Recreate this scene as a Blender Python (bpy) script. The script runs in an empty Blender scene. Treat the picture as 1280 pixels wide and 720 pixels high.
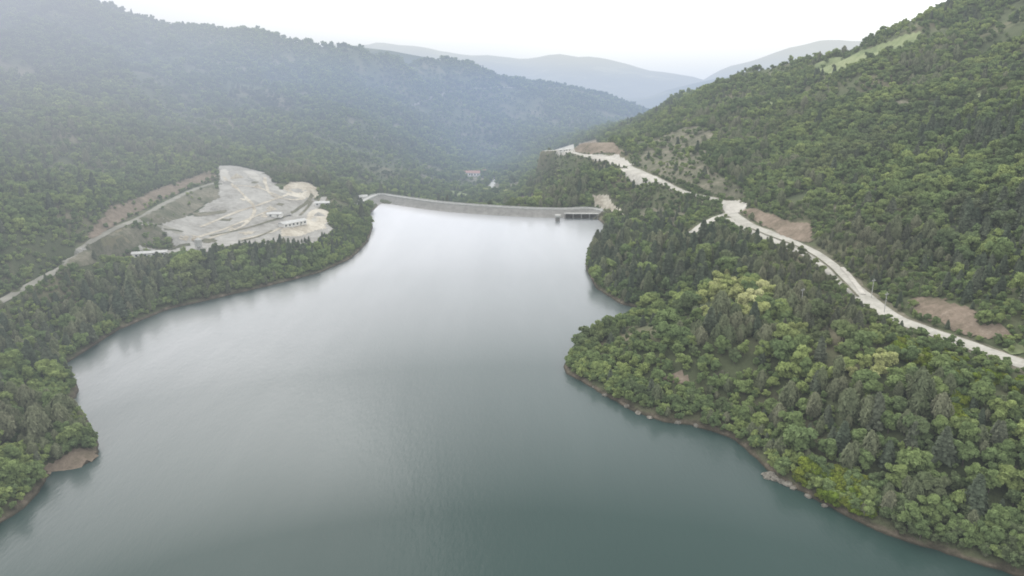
# Reservoir with an embankment dam between wooded hills, seen from the air.
import bpy, bmesh, math, random
import numpy as np
from mathutils import Vector, Matrix

random.seed(7); RNG = np.random.default_rng(7)
scene = bpy.context.scene
COL = scene.collection
R = math.radians

# ------------------------------------------------------------------ camera
CAM_H, PITCH, F = 120.0, R(16.1), 900.0
SP, CP = math.sin(PITCH), math.cos(PITCH)
cd = bpy.data.cameras.new('camera'); cam = bpy.data.objects.new('camera', cd); COL.objects.link(cam)
cam.location = (0, 0, CAM_H); cam.rotation_euler = (R(90) - PITCH, 0, 0)
cd.sensor_width = 36; cd.lens = 36 * F / 1280; cd.clip_start = 1; cd.clip_end = 30000
cd.dof.use_dof = True; cd.dof.focus_distance = 20; cd.dof.aperture_fstop = .72
scene.camera = cam
scene.view_settings.view_transform = 'Standard'; scene.view_settings.look = 'None'
scene.view_settings.exposure = 0; scene.view_settings.gamma = 1

def ray(px, py):
    u = (px - 640) / F; v = (360 - py) / F
    return u, CP + v * SP, -SP + v * CP
def at_z(px, py, z=0.0):                    # image pixel cast out to an assumed height
    a, b, c = ray(px, py); t = (z - CAM_H) / c
    return (a * t, b * t, z)
def at_t(px, py, t):                        # image pixel cast out to an assumed distance
    a, b, c = ray(px, py); return (a * t, b * t, CAM_H + c * t)
def view(x, y, z):                          # projects world points to image pixels and camera depth (numpy)
    z = z - CAM_H
    d = y * CP - z * SP; v = y * SP + z * CP
    d = np.where(d > 1, d, 1)
    return 640 + F * x / d, 360 - F * v / d, d

# ------------------------------------------------------------------ helpers
def tag(o, label=None, cat=None, group=None, kind=None):
    if label: o['label'] = label
    if cat: o['category'] = cat
    if group: o['group'] = group
    if kind: o['kind'] = kind
    return o
def link(o, parent=None):
    COL.objects.link(o)
    if parent: o.parent = parent
    return o
def empty(name, loc, rz=0):
    o = bpy.data.objects.new(name, None); o.location = loc; o.rotation_euler = (0, 0, rz)
    o.empty_display_size = 0.1
    return link(o)
def mesh_obj(name, verts, faces, mat, parent=None, smooth=False):
    m = bpy.data.meshes.new(name)
    verts = np.asarray(verts, dtype=np.float32)
    if isinstance(faces, np.ndarray):
        k = faces.shape[1]; n = len(faces)
        m.vertices.add(len(verts)); m.vertices.foreach_set('co', verts.ravel())
        m.loops.add(n * k); m.loops.foreach_set('vertex_index', faces.ravel().astype(np.int32))
        m.polygons.add(n); m.polygons.foreach_set('loop_start', np.arange(0, n * k, k, dtype=np.int32))
        m.update(calc_edges=True)
    else:
        m.from_pydata([tuple(map(float, v)) for v in verts], [], faces)
    if smooth: m.polygons.foreach_set('use_smooth', [True] * len(m.polygons))
    if mat: m.materials.append(mat)
    o = bpy.data.objects.new(name, m)
    return link(o, parent)
class MB:                                    # collects boxes, prisms and tubes into one mesh
    def __init__(s): s.v = []; s.f = []
    def add(s, vs, fs):
        n = len(s.v); s.v += [tuple(v) for v in vs]; s.f += [tuple(i + n for i in f) for f in fs]
    def box(s, x0, x1, y0, y1, z0, z1):
        s.add([(x0,y0,z0),(x1,y0,z0),(x1,y1,z0),(x0,y1,z0),(x0,y0,z1),(x1,y0,z1),(x1,y1,z1),(x0,y1,z1)],
              [(0,3,2,1),(4,5,6,7),(0,1,5,4),(1,2,6,5),(2,3,7,6),(3,0,4,7)])
    def tube(s, pts, rads, n=7):
        base = len(s.v); pts = [Vector(p) for p in pts]
        for i, p in enumerate(pts):
            d = (pts[min(i+1, len(pts)-1)] - pts[max(i-1, 0)]).normalized()
            a = d.cross(Vector((1, 0.1, 0))).normalized(); b = d.cross(a)
            for k in range(n):
                t = 2 * math.pi * k / n
                s.v.append(tuple(p + (a * math.cos(t) + b * math.sin(t)) * rads[i]))
        for i in range(len(pts) - 1):
            for k in range(n):
                s.f.append((base+i*n+k, base+i*n+(k+1)%n, base+(i+1)*n+(k+1)%n, base+(i+1)*n+k))
        s.f.append(tuple(base + (len(pts)-1)*n + k for k in range(n)))
    def gable(s, x0, x1, y0, y1, z0, z1, ov=0.5):    # solid roof, ridge along x
        ym = (y0 + y1) / 2
        s.add([(x0-ov,y0-ov,z0),(x1+ov,y0-ov,z0),(x1+ov,y1+ov,z0),(x0-ov,y1+ov,z0),(x0-ov,ym,z1),(x1+ov,ym,z1)],
              [(0,1,5,4),(2,3,4,5),(1,2,5),(3,0,4),(0,3,2,1)])
    def build(s, name, mat, parent=None, smooth=False):
        return mesh_obj(name, s.v, s.f, mat, parent, smooth)

# ------------------------------------------------------------------ noise
def vnoise(x, y, seed):
    g = np.random.default_rng(seed).random((256, 256))
    xi = np.floor(x).astype(int); yi = np.floor(y).astype(int)
    fx = x - xi; fy = y - yi; fx = fx*fx*(3-2*fx); fy = fy*fy*(3-2*fy)
    a = g[xi & 255, yi & 255]; b = g[(xi+1) & 255, yi & 255]
    c = g[xi & 255, (yi+1) & 255]; d = g[(xi+1) & 255, (yi+1) & 255]
    return (a*(1-fx)+b*fx)*(1-fy) + (c*(1-fx)+d*fx)*fy
def fbm(x, y, wl, seed, octs=4):
    s = 0; amp = 1; tot = 0
    for k in range(octs):
        s = s + amp * (vnoise(x/wl + 17.3*k, y/wl + 5.1*k, seed+k) * 2 - 1); tot += amp; amp *= .5; wl *= .5
    return s / tot
def sstep(a, b, x):
    t = np.clip((x - a) / (b - a), 0, 1); return t*t*(3-2*t)

# ------------------------------------------------------------------ shoreline of the lake
shore_px = [(0,655),(32,634),(56,606),(60,585),(84,588),(118,578),(124,560),(117,540),(106,523),(82,513),(76,504),(96,497),(99,486),(90,470),
            (80,457),(100,444),(150,412),(210,387),(280,371),(350,354),(400,341),(440,323),(460,302),(466,285),(462,268),
            (476,254),(530,259),(600,266),(700,272),(742,270),(754,280),(760,296),(742,306),(733,320),(732,336),(745,360),(775,380),
            (800,386),(792,396),(768,406),(738,424),(714,444),(704,457),(708,467),(730,479),(760,497),(790,514),(830,528),(860,531),
            (890,539),(915,548),(932,561),(948,577),(962,590),(962,597),(990,609),(1020,625),(1050,641),(1100,666),(1180,691),
            (1260,717),(1300,730)]
shore = [at_z(px, py)[:2] for px, py in shore_px]
shore = [(-60, 40), (-110, 130)] + shore + [(125, 110), (120, 60), (130, -300), (-170, -300), (-120, -60)]
shore = shore[2:] + [(-120, 60), (-150, 120)] if False else [(-150, 130)] + shore[2:-1] + [(-160, 0)]
LAKE = np.array(shore)

def in_poly(x, y, P):
    P = np.asarray(P); ins = np.zeros(x.shape, bool); n = len(P)
    for i in range(n):
        x0, y0 = P[i]; x1, y1 = P[(i+1) % n]
        if y0 == y1: continue
        c = ((y0 > y) != (y1 > y)) & (x < (x1-x0)*(y-y0)/(y1-y0)+x0)
        ins ^= c
    return ins
def seg_dist(x, y, P, closed=True, want=False):
    P = np.asarray(P, float); n = len(P); best = np.full(x.shape, 1e9); val = np.zeros(x.shape)
    for i in range(n if closed else n-1):
        a = P[i]; b = P[(i+1) % n]; d = b[:2]-a[:2]; L = d@d + 1e-9
        t = np.clip(((x-a[0])*d[0]+(y-a[1])*d[1])/L, 0, 1)
        q = np.hypot(x-a[0]-t*d[0], y-a[1]-t*d[1])
        m = q < best; best = np.where(m, q, best)
        if want: val = np.where(m, a[2]+t*(b[2]-a[2]), val)
    return (best, val) if want else best
def sdist(x, y, P):
    d = seg_dist(x, y, P); return np.where(in_poly(x, y, P), -d, d)
def smooth_line(pts, step=4.0):
    P = [Vector(p) for p in pts]; out = []
    for i in range(len(P)-1):
        p0 = P[max(i-1,0)]; p1 = P[i]; p2 = P[i+1]; p3 = P[min(i+2,len(P)-1)]
        n = max(2, int((p2-p1).length/step))
        for k in range(n):
            t = k/n
            out.append(0.5*((2*p1)+(p2-p0)*t+(2*p0-5*p1+4*p2-p3)*t*t+(3*p1-p0-3*p2+p3)*t**3))
    out.append(P[-1]); return out

# ------------------------------------------------------------------ roads (image pixels with heights assumed along them)
main_road = smooth_line([at_z(1420,505,29), at_z(1340,478,29), at_z(1280,455,30), at_z(1215,432,30), at_z(1160,413,30), at_z(1110,393,30), at_z(1070,362,30),
                         at_z(1045,338,30), at_z(1015,315,30), at_z(975,296,30), at_z(935,280,30), at_z(915,266,31),
                         at_z(905,252,32), at_z(880,246,33), at_z(850,238,34), at_z(815,221,35), at_z(785,208,36), at_z(758,198,37), at_z(735,195,37), at_z(705,188,37), at_z(682,188,35)])
side_road = smooth_line([at_z(912,266,31), at_z(893,273,28), at_z(876,284,25), at_z(866,292,22)])
left_road = smooth_line([at_z(-120,440,16), at_z(-40,398,18), at_z(0,376,20), at_z(40,354,22), at_z(80,330,24), at_z(110,305,26), at_z(140,287,28),
                         at_z(175,272,29), at_z(210,252,30), at_z(245,236,31), at_z(275,227,32)])
spur_road = smooth_line([at_z(142,286,28), at_z(170,281,26), at_z(205,283,22), at_z(225,292,19)])
low_road = smooth_line([at_z(-60,398,17), at_z(10,372,18), at_z(70,348,15), at_z(125,330,13.5), at_z(180,321,12.5), at_z(230,314,12.5), at_z(285,303,13),
                        at_z(330,290,14), at_z(370,272,15), at_z(398,256,16), at_z(405,246,17)])
dam_link = smooth_line([at_z(752,262,6), at_z(775,270,9), at_z(790,282,14)])
dam_line = smooth_line([at_z(452,252,6.5), at_z(464,246,6.2), at_z(476,243,6), at_z(505,247,6), at_z(560,254,6), at_z(640,259.5,6), at_z(700,261.5,6), at_z(735,260.5,6), at_z(756,264,6)])
ROADS = [(main_road, 4.4), (side_road, 3.5), (left_road, 3.6), (spur_road, 2.4), (low_road, 3.0)]

# ------------------------------------------------------------------ terrain control points
C = []
for x, y in LAKE[::2]:
    C.append((x, y, 0))
def cz(px, py, z): C.append(at_z(px, py, z))
def ct(px, py, t): C.append(at_t(px, py, t))
for L in (main_road, left_road, low_road):
    for p in L[::10]: C.append(tuple(p))
for p in side_road[::6] + spur_road[::5]: C.append(tuple(p))
# left hill ridge
for px, py, t in [(-260,-75,900),(-120,-50,930),(0,-32,1000),(70,-14,1080),(135,8,1150),(180,22,1200),(220,33,1250),(290,42,1350),(345,47,1420),(400,49,1480),(440,58,1520),
                  (470,66,1600),(505,76,1700),(560,77,1800),(600,85,1850),(640,99,1900),(680,104,1950),(720,112,2000),(760,122,2060),(800,138,2100),(850,160,2150)]:
    ct(px, py, t)
    a, b, c = ray(px, py)                                   # land falls away behind the ridge
    C.append((a*(t+450), b*(t+450), CAM_H+c*t-110))
# left hill face
for px, py, t in [(-150,200,470),(0,200,520),(0,100,740),(-200,60,650),(0,290,385),(100,150,690),(100,220,570),(100,60,900),(200,120,860),(200,190,705),(300,100,1080),(300,180,840),
                  (400,120,1150),(400,190,880),(450,150,1080),(450,215,860),(480,110,1450),(520,150,1330),(560,110,1650),(500,190,1080),(600,140,1600),(640,150,1680),
                  (700,150,1750),(760,150,1850),(700,172,1560),(580,175,1430)]:
    ct(px, py, t)
# valley below the dam
for x, y, z in [(-30,860,-22),(-90,840,-20),(20,800,-16),(-60,1000,-26),(-50,1150,-25),(-70,1300,-22),(-90,1420,-12),(20,1300,-20),(40,1200,-10),(60,1450,-6),(150,1600,5)]:
    C.append((x, y, z))
for px, py, z in [(700,205,20),(730,215,24),(760,228,26),(700,235,2),(660,240,-12),(650,222,-20),(790,245,18),(820,250,22),(760,255,9),(840,262,19),(800,270,12)]: cz(px, py, z)
# quarry yard
for px, py, z in [(290,225,33),(300,240,29),(330,240,27),(375,235,26),(400,240,22),(350,260,20),(300,270,19),(250,285,17),(200,305,13),(260,255,24),(230,265,23),(275,228,32),
                  (320,218,34),(400,262,15),(410,270,14),(200,318,11.5),(300,315,11),(380,290,11),(430,262,10),(440,280,7),(60,360,14),(120,360,9),(40,400,10),(200,350,8),(20,430,9)]: cz(px, py, z)
# near left promontories
for px, py, z in [(0,470,9),(50,470,8),(0,520,9),(60,520,7),(0,600,6),(-60,560,14),(-150,480,24),(-150,600,12),(-60,680,4)]: cz(px, py, z)
# right headland
for px, py, z in [(760,330,9),(800,320,13),(860,305,18),(800,350,9),(860,345,17),(900,320,24),(950,340,26),(850,390,14),(900,390,20),(780,430,10),(740,450,5),(850,440,15),
                  (950,420,22),(900,480,12),(1000,400,26),(1000,450,20),(1050,430,26),(1000,510,13),(1100,480,23),(1150,520,20),(1050,560,12),(1150,600,11),(1250,550,20),
                  (1250,620,12),(1150,640,6),(1350,560,24),(1350,660,10)]: cz(px, py, z)
# right hill face and ridge
for x, y, z in [(218,1500,34),(291,1288,94),(335,1130,124),(380,998,153),(440,920,180),(500,853,206),(600,750,262),(720,640,320),(850,520,360),
                (640,1000,150),(520,1150,90),(430,1350,40),(900,900,250),
                (215,300,54),(250,300,72),(330,300,112),(450,300,170),(215,380,54),(280,400,86),(380,420,138),(500,450,195),(215,480,52),(300,520,92),(400,560,142),(520,600,205),
                (210,600,52),(290,650,92),(380,700,135),(190,750,52),(250,820,84),(330,850,122),(420,760,160),(170,900,46),(230,1000,80),(300,980,115),(150,1050,28),(190,1200,45),(240,1300,64),
                (210,210,50),(300,180,95),(400,100,140),(600,300,240)]: C.append((x, y, z))
C = np.array(C); 
# drop near-duplicate control points
keep = []
for i, p in enumerate(C):
    if all(np.hypot(*(C[j,:2]-p[:2])) > 6 for j in keep): keep.append(i)
C = C[keep]
c2 = 12.0**2; S = 500.0
def phi(r2): return np.sqrt(r2 + c2) / S
A = phi(((C[:,None,:2]-C[None,:,:2])**2).sum(-1)); n = len(C)
P1 = np.c_[np.ones(n), C[:,:2]/S]
M = np.block([[A + np.eye(n)*-0.002, P1],[P1.T, np.zeros((3,3))]])
W = np.linalg.solve(M, np.r_[C[:,2], 0, 0, 0])

GX0, GX1, GY0, GY1, GS = -960.0, 960.0, 20.0, 2700.0, 4.0
gx = np.arange(GX0, GX1+.1, GS); gy = np.arange(GY0, GY1+.1, GS)
X, Y = np.meshgrid(gx, gy)                       # [iy, ix]
Z = np.zeros_like(X)
for k in range(0, len(gy), 40):
    xs = X[k:k+40].ravel(); ys = Y[k:k+40].ravel()
    r2 = (xs[:,None]-C[None,:,0])**2 + (ys[:,None]-C[None,:,1])**2
    Z[k:k+40] = (phi(r2)@W[:n] + W[n] + W[n+1]*xs/S + W[n+2]*ys/S).reshape(-1, len(gx))
SD = sdist(X, Y, LAKE)
road_d = np.full(X.shape, 1e9); road_z = np.zeros(X.shape)
for L, w in ROADS:
    d, v = seg_dist(X, Y, [tuple(p) for p in L[::2]+[L[-1]]], False, True)
    d = d - w; m = d < road_d; road_d = np.where(m, d, road_d); road_z = np.where(m, v, road_z)
YARD_PX = [(215,305),(150,320),(190,316),(248,314),(300,300),(350,292),(385,288),(408,272),(415,262),(400,255),(400,238),(385,228),(358,232),(350,235),(330,215),(300,212),(275,215),(272,240),(245,262),(200,290)]
YARD = [at_z(px, py, 12 + (320-py)*0.2)[:2] for px, py in YARD_PX]
yard_d = sdist(X, Y, YARD)
dam_d, dam_v = seg_dist(X, Y, [tuple(p) for p in dam_line[::2]+[dam_line[-1]]], False, True)
away = sstep(5, 90, np.minimum(np.minimum(road_d, yard_d), SD)) * sstep(10, 60, dam_d)
amp = 3 + 15*sstep(35, 150, Z) 
Z += away * (amp*fbm(X, Y, 190, 11, 5) + 1.5*fbm(X, Y, 45, 31, 3))
gul = 1 - np.abs(fbm(X*1.0 + 0.4*Y, Y*0.35 - .3*X, 110, 51, 3))*2.2
Z -= away * sstep(40, 130, Z) * 22 * np.clip(gul, 0, 1)**3
# banks: rise quickly out of the water; bed falls away
bank = 0.3 + 2.2*sstep(0, 5, SD) + 0.10*SD + 0.35*fbm(X, Y, 14, 71, 3)
land = bank*(1-sstep(2, 38, SD)) + np.maximum(Z, 1.2)*sstep(2, 38, SD)
bed = -0.3 + 0.45*SD
behind_dam = (Y > 690 - (X+141)*0.29 + 30)
Z = np.where(SD > 0, np.where(behind_dam, Z*sstep(2,38,SD)+bank*(1-sstep(2,38,SD)), land), np.maximum(bed, -14))
# embankment of the dam is its own thing: keep the ground below it
damm = (dam_d < 16)
Z = np.where(damm, np.minimum(Z, dam_v - 3.5 + 0*Z), Z)
# cut and fill along the roads
rb = 1 - sstep(0.5, 12, road_d)
Z = np.where((dam_d > 10) & (SD > 1), Z*(1-rb) + (road_z-0.35)*rb, Z)
# terraces in the yard
zt = Z - 0.0
zq = np.round(Z/3.2)*3.2
yb = 1 - sstep(-6, 2, yard_d)


def height(x, y):
    x = np.asarray(x, float); y = np.asarray(y, float)
    fx = np.clip((x-GX0)/GS, 0, len(gx)-1.001); fy = np.clip((y-GY0)/GS, 0, len(gy)-1.001)
    i = fx.astype(int); j = fy.astype(int); fx = fx-i; fy = fy-j
    return (Z[j,i]*(1-fx)+Z[j,i+1]*fx)*(1-fy) + (Z[j+1,i]*(1-fx)+Z[j+1,i+1]*fx)*fy
def ground(px, py, t0=120, t1=2600):             # where the sight line through an image pixel meets the ground
    a, b, c = ray(px, py); t = np.arange(t0, t1, 1.5)
    g = CAM_H + c*t - np.maximum(height(a*t, b*t), 0)
    k = np.argmax(g < 0) if (g < 0).any() else len(t)-1
    return (a*t[k], b*t[k], float(height(a*t[k], b*t[k])))

# ------------------------------------------------------------------ materials
def new_mat(name):
    m = bpy.data.materials.new(name); m.use_nodes = True; nt = m.node_tree
    for nd in list(nt.nodes): nt.nodes.remove(nd)
    out = nt.nodes.new('ShaderNodeOutputMaterial'); return m, nt, out
def N(nt, t, **kw):
    nd = nt.nodes.new(t)
    for k, v in kw.items():
        if k.startswith('i_'):
            key = k[2:].replace('_', ' '); nd.inputs[key].default_value = v
        else: setattr(nd, k, v)
    return nd
def ramp(nt, stops, src):
    r = nt.nodes.new('ShaderNodeValToRGB'); e = r.color_ramp.elements
    while len(e) < len(stops): e.new(0.5)
    for k, (p, c) in enumerate(stops):
        e[k].position = p; e[k].color = (c[0], c[1], c[2], 1)
    nt.links.new(src, r.inputs[0]); return r.outputs[0]
def mix(nt, f, a, b, mode='MIX'):
    m = nt.nodes.new('ShaderNodeMix'); m.data_type = 'RGBA'; m.blend_type = mode
    for sock, v in ((m.inputs[0], f), (m.inputs[6], a), (m.inputs[7], b)):
        if hasattr(v, 'is_linked') or isinstance(v, bpy.types.NodeSocket): nt.links.new(v, sock)
        elif isinstance(v, (int, float)): sock.default_value = v
        else: sock.default_value = (v[0], v[1], v[2], 1)
    return m.outputs[2]
def math_(nt, op, a, b=None, c=None):
    m = nt.nodes.new('ShaderNodeMath'); m.operation = op
    for k, v in enumerate((a, b, c)):
        if v is None: continue
        if isinstance(v, (int, float)): m.inputs[k].default_value = v
        else: nt.links.new(v, m.inputs[k])
    return m.outputs[0]
def noise(nt, scale, detail=4, rough=.6, vec=None):
    g = nt.nodes.new('ShaderNodeNewGeometry') if vec is None else None
    n_ = N(nt, 'ShaderNodeTexNoise', i_Scale=scale, i_Detail=detail, i_Roughness=rough)
    nt.links.new(g.outputs['Position'] if vec is None else vec, n_.inputs['Vector']); return n_.outputs[0]
def rough_ground(name, stops, scale=.05, bump=1.0, rough=.95):
    m, nt, out = new_mat(name)
    bs = N(nt, 'ShaderNodeBsdfPrincipled', i_Roughness=rough); bs.inputs['Specular IOR Level'].default_value = .1
    a_ = noise(nt, scale, 8, .68); b_ = noise(nt, scale*7, 6, .7)
    c_ = ramp(nt, stops, math_(nt, 'ADD', math_(nt, 'MULTIPLY', a_, .6), math_(nt, 'MULTIPLY', b_, .4)))
    nt.links.new(c_, bs.inputs['Base Color'])
    bp_ = N(nt, 'ShaderNodeBump', i_Strength=bump, i_Distance=1.2); nt.links.new(noise(nt, .35, 8, .7), bp_.inputs['Height']); nt.links.new(bp_.outputs[0], bs.inputs['Normal'])
    nt.links.new(bs.outputs[0], out.inputs[0]); return m
def plain(name, c0, c1, scale=0.5, rough=.9, bump=0.0, bscale=2.0, lo=.35, hi=.65):
    m, nt, out = new_mat(name)
    bs = N(nt, 'ShaderNodeBsdfPrincipled', i_Roughness=rough)
    bs.inputs['Specular IOR Level'].default_value = 0.2
    col = ramp(nt, [(lo, c0), (hi, c1)], noise(nt, scale, 6))
    nt.links.new(col, bs.inputs['Base Color'])
    if bump:
        b = N(nt, 'ShaderNodeBump', i_Strength=bump, i_Distance=1.0)
        nt.links.new(noise(nt, bscale, 5), b.inputs['Height']); nt.links.new(b.outputs[0], bs.inputs['Normal'])
    nt.links.new(bs.outputs[0], out.inputs[0]); return m

def foliage(name, palette, dark=.35, patch=.02, gain=2.4, drift=.5):
    palette = [tuple(q*gain for q in c_) for c_ in palette]
    m, nt, out = new_mat(name)
    oi = N(nt, 'ShaderNodeObjectInfo')
    pn = noise(nt, patch, 3, .6)
    f = math_(nt, 'ADD', math_(nt, 'MULTIPLY', oi.outputs['Random'], .62), math_(nt, 'MULTIPLY_ADD', pn, 1.2, -.42))
    col = ramp(nt, [(k/(len(palette)-1), c) for k, c in enumerate(palette)], f)
    dr = N(nt, 'ShaderNodeMapRange', interpolation_type='SMOOTHSTEP'); dr.inputs['From Min'].default_value = .52; dr.inputs['From Max'].default_value = .68
    dr.inputs['To Max'].default_value = drift; nt.links.new(noise(nt, .009, 5, .65), dr.inputs['Value'])
    col = mix(nt, dr.outputs[0], col, (.17,.158,.115))
    dr2 = N(nt, 'ShaderNodeMapRange', interpolation_type='SMOOTHSTEP'); dr2.inputs['From Min'].default_value = .50; dr2.inputs['From Max'].default_value = .36
    dr2.inputs['To Max'].default_value = drift*.9; nt.links.new(noise(nt, .013, 5, .65), dr2.inputs['Value'])
    col = mix(nt, dr2.outputs[0], col, (.095,.135,.088))
    at = N(nt, 'ShaderNodeAttribute', attribute_name='shade')  # crown self-shading put into the leaf colour, darkest low and inside
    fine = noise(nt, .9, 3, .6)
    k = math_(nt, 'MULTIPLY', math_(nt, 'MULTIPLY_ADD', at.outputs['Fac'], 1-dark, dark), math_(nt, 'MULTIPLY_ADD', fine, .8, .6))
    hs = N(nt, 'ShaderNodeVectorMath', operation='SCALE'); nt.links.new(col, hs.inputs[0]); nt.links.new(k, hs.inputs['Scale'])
    d = N(nt, 'ShaderNodeBsdfDiffuse', i_Roughness=.5); t = N(nt, 'ShaderNodeBsdfTranslucent')
    nt.links.new(hs.outputs[0], d.inputs[0]); nt.links.new(hs.outputs[0], t.inputs[0])
    mx = N(nt, 'ShaderNodeMixShader', i_Fac=.28); nt.links.new(d.outputs[0], mx.inputs[1]); nt.links.new(t.outputs[0], mx.inputs[2])
    nt.links.new(mx.outputs[0], out.inputs[0]); return m

M = {}
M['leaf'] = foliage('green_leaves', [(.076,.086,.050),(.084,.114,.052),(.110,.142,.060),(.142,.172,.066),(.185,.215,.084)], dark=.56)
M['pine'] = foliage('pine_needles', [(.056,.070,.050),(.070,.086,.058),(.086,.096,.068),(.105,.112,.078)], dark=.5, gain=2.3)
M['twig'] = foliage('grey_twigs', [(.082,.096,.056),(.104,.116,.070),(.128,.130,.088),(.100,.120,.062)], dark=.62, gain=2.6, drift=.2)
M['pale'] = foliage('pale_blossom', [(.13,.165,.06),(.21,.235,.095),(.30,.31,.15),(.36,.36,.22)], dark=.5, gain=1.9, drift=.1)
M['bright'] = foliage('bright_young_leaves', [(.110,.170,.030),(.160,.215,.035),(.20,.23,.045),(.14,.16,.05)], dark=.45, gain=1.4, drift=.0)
M['bark'] = plain('bark', (.07,.06,.05), (.14,.12,.10), 2.0)
M['gravel'] = rough_ground('crushed_gravel', [(.36,(.20,.188,.165)),(.45,(.30,.288,.265)),(.53,(.375,.365,.34)),(.66,(.47,.455,.425))], .035)
M['spoil'] = rough_ground('pale_spoil', [(.36,(.26,.22,.17)),(.48,(.44,.40,.33)),(.6,(.60,.56,.48))], .05)
M['road'] = rough_ground('dusty_road', [(.36,(.26,.25,.22)),(.5,(.37,.36,.325)),(.64,(.47,.455,.415))], .09, .3)
M['whiteroad'] = rough_ground('bare_white_ground', [(.36,(.26,.245,.215)),(.48,(.40,.385,.35)),(.62,(.52,.50,.46))], .05, .6)
M['dirtroad'] = plain('dirt_track', (.19,.185,.155), (.29,.28,.24), .1, bump=.3)
M['redearth'] = rough_ground('reddish_earth', [(.38,(.10,.095,.06)),(.46,(.165,.135,.10)),(.54,(.225,.18,.14)),(.66,(.32,.27,.215))], .05)
M['scrub'] = rough_ground('dry_scrub', [(.38,(.075,.085,.05)),(.48,(.125,.125,.085)),(.56,(.18,.168,.125)),(.68,(.27,.245,.195))], .05)
M['meadow'] = rough_ground('meadow_grass', [(.36,(.10,.13,.065)),(.48,(.17,.205,.10)),(.62,(.25,.275,.15))], .03, .4)
M['concrete'] = plain('pale_concrete', (.36,.36,.345), (.46,.46,.44), .3)
M['riprap'] = plain('stone_facing', (.22,.215,.20), (.30,.29,.275), .2, bump=1.0, bscale=1.5)
M['rock'] = plain('shore_rock', (.13,.12,.10), (.28,.26,.225), .8, bump=.8, bscale=1.5)
M['wall'] = plain('white_render', (.66,.65,.62), (.76,.75,.72), .5)
M['sheet'] = plain('white_sheet_roof', (.44,.44,.43), (.56,.56,.54), .5)
M['tile'] = plain('red_roof_tiles', (.34,.20,.17), (.44,.27,.23), .6)
M['pane'] = plain('window_glass', (.03,.04,.05), (.06,.07,.08), 1.0, rough=.2)
M['steel'] = plain('galvanised_steel', (.30,.30,.31), (.42,.42,.43), 1.0, rough=.5)
M['wood'] = plain('weathered_pole_wood', (.30,.28,.25), (.46,.44,.40), 1.0)

# ground: forest floor, bare banks by the water, with scrub patches
m, nt, out = new_mat('forest_floor'); M['ground'] = m
bs = N(nt, 'ShaderNodeBsdfPrincipled', i_Roughness=.95); bs.inputs['Specular IOR Level'].default_value = .1
floor_ = ramp(nt, [(.30,(.060,.075,.040)),(.48,(.090,.105,.055)),(.62,(.15,.14,.09)),(.78,(.22,.195,.14))], noise(nt, .018, 8, .62))
geo = N(nt, 'ShaderNodeNewGeometry'); sx = N(nt, 'ShaderNodeSeparateXYZ'); nt.links.new(geo.outputs['Position'], sx.inputs[0])
zn = math_(nt, 'ADD', sx.outputs['Z'], math_(nt, 'MULTIPLY_ADD', noise(nt, .12, 4), 3.0, -1.5))
f = N(nt, 'ShaderNodeMapRange', interpolation_type='SMOOTHSTEP'); f.inputs['From Min'].default_value = 0.6; f.inputs['From Max'].default_value = 1.5
nt.links.new(zn, f.inputs['Value'])
bankc = ramp(nt, [(.3,(.05,.046,.033)),(.48,(.095,.083,.060)),(.60,(.15,.125,.095)),(.75,(.27,.23,.185))], noise(nt, .25, 6))
f2 = N(nt, 'ShaderNodeMapRange'); f2.inputs['From Min'].default_value = 0.05; f2.inputs['From Max'].default_value = .45
nt.links.new(sx.outputs['Z'], f2.inputs['Value'])
bankc = mix(nt, f2.outputs[0], (.045,.040,.03), bankc)
nearlake = N(nt, 'ShaderNodeMapRange'); nearlake.inputs['From Min'].default_value = 700; nearlake.inputs['From Max'].default_value = 760
nt.links.new(sx.outputs['Y'], nearlake.inputs['Value'])
ff = math_(nt, 'MAXIMUM', f.outputs[0], nearlake.outputs[0])
nt.links.new(mix(nt, ff, bankc, floor_), bs.inputs['Base Color'])
bp = N(nt, 'ShaderNodeBump', i_Strength=.8, i_Distance=1.5); nt.links.new(noise(nt, .4, 6), bp.inputs['Height']); nt.links.new(bp.outputs[0], bs.inputs['Normal'])
nt.links.new(bs.outputs[0], out.inputs[0])

# water
m, nt, out = new_mat('lake_water'); M['water'] = m
geo = N(nt, 'ShaderNodeNewGeometry')
df = N(nt, 'ShaderNodeBsdfDiffuse'); gl = N(nt, 'ShaderNodeBsdfAnisotropic'); g2_ = N(nt, 'ShaderNodeBsdfAnisotropic', i_Roughness=.19)
nt.links.new(ramp(nt, [(.3,(.017,.040,.035)),(.7,(.024,.051,.045))], noise(nt, .006, 3)), df.inputs[0])
mp = N(nt, 'ShaderNodeMapping'); mp.inputs['Rotation'].default_value = (0, 0, R(-20)); mp.inputs['Scale'].default_value = (1, .35, 1)
nt.links.new(geo.outputs['Position'], mp.inputs['Vector'])
h = math_(nt, 'ADD', noise(nt, .8, 3, .6, mp.outputs[0]), math_(nt, 'MULTIPLY', noise(nt, .12, 3, .5, mp.outputs[0]), 1.5))
bp = N(nt, 'ShaderNodeBump', i_Strength=.35, i_Distance=.16); nt.links.new(h, bp.inputs['Height'])
for q_ in (df, gl, g2_): nt.links.new(bp.outputs[0], q_.inputs['Normal'])
gl.inputs['Color'].default_value = (.92,.92,.97,1); g2_.inputs['Color'].default_value = (.92,.92,.97,1)
rg = N(nt, 'ShaderNodeMapRange'); rg.inputs['From Min'].default_value = .35; rg.inputs['From Max'].default_value = .65
rg.inputs['To Min'].default_value = .40; rg.inputs['To Max'].default_value = .45
nt.links.new(noise(nt, .007, 4, .6, mp.outputs[0]), rg.inputs['Value']); nt.links.new(rg.outputs[0], gl.inputs['Roughness'])
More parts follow.
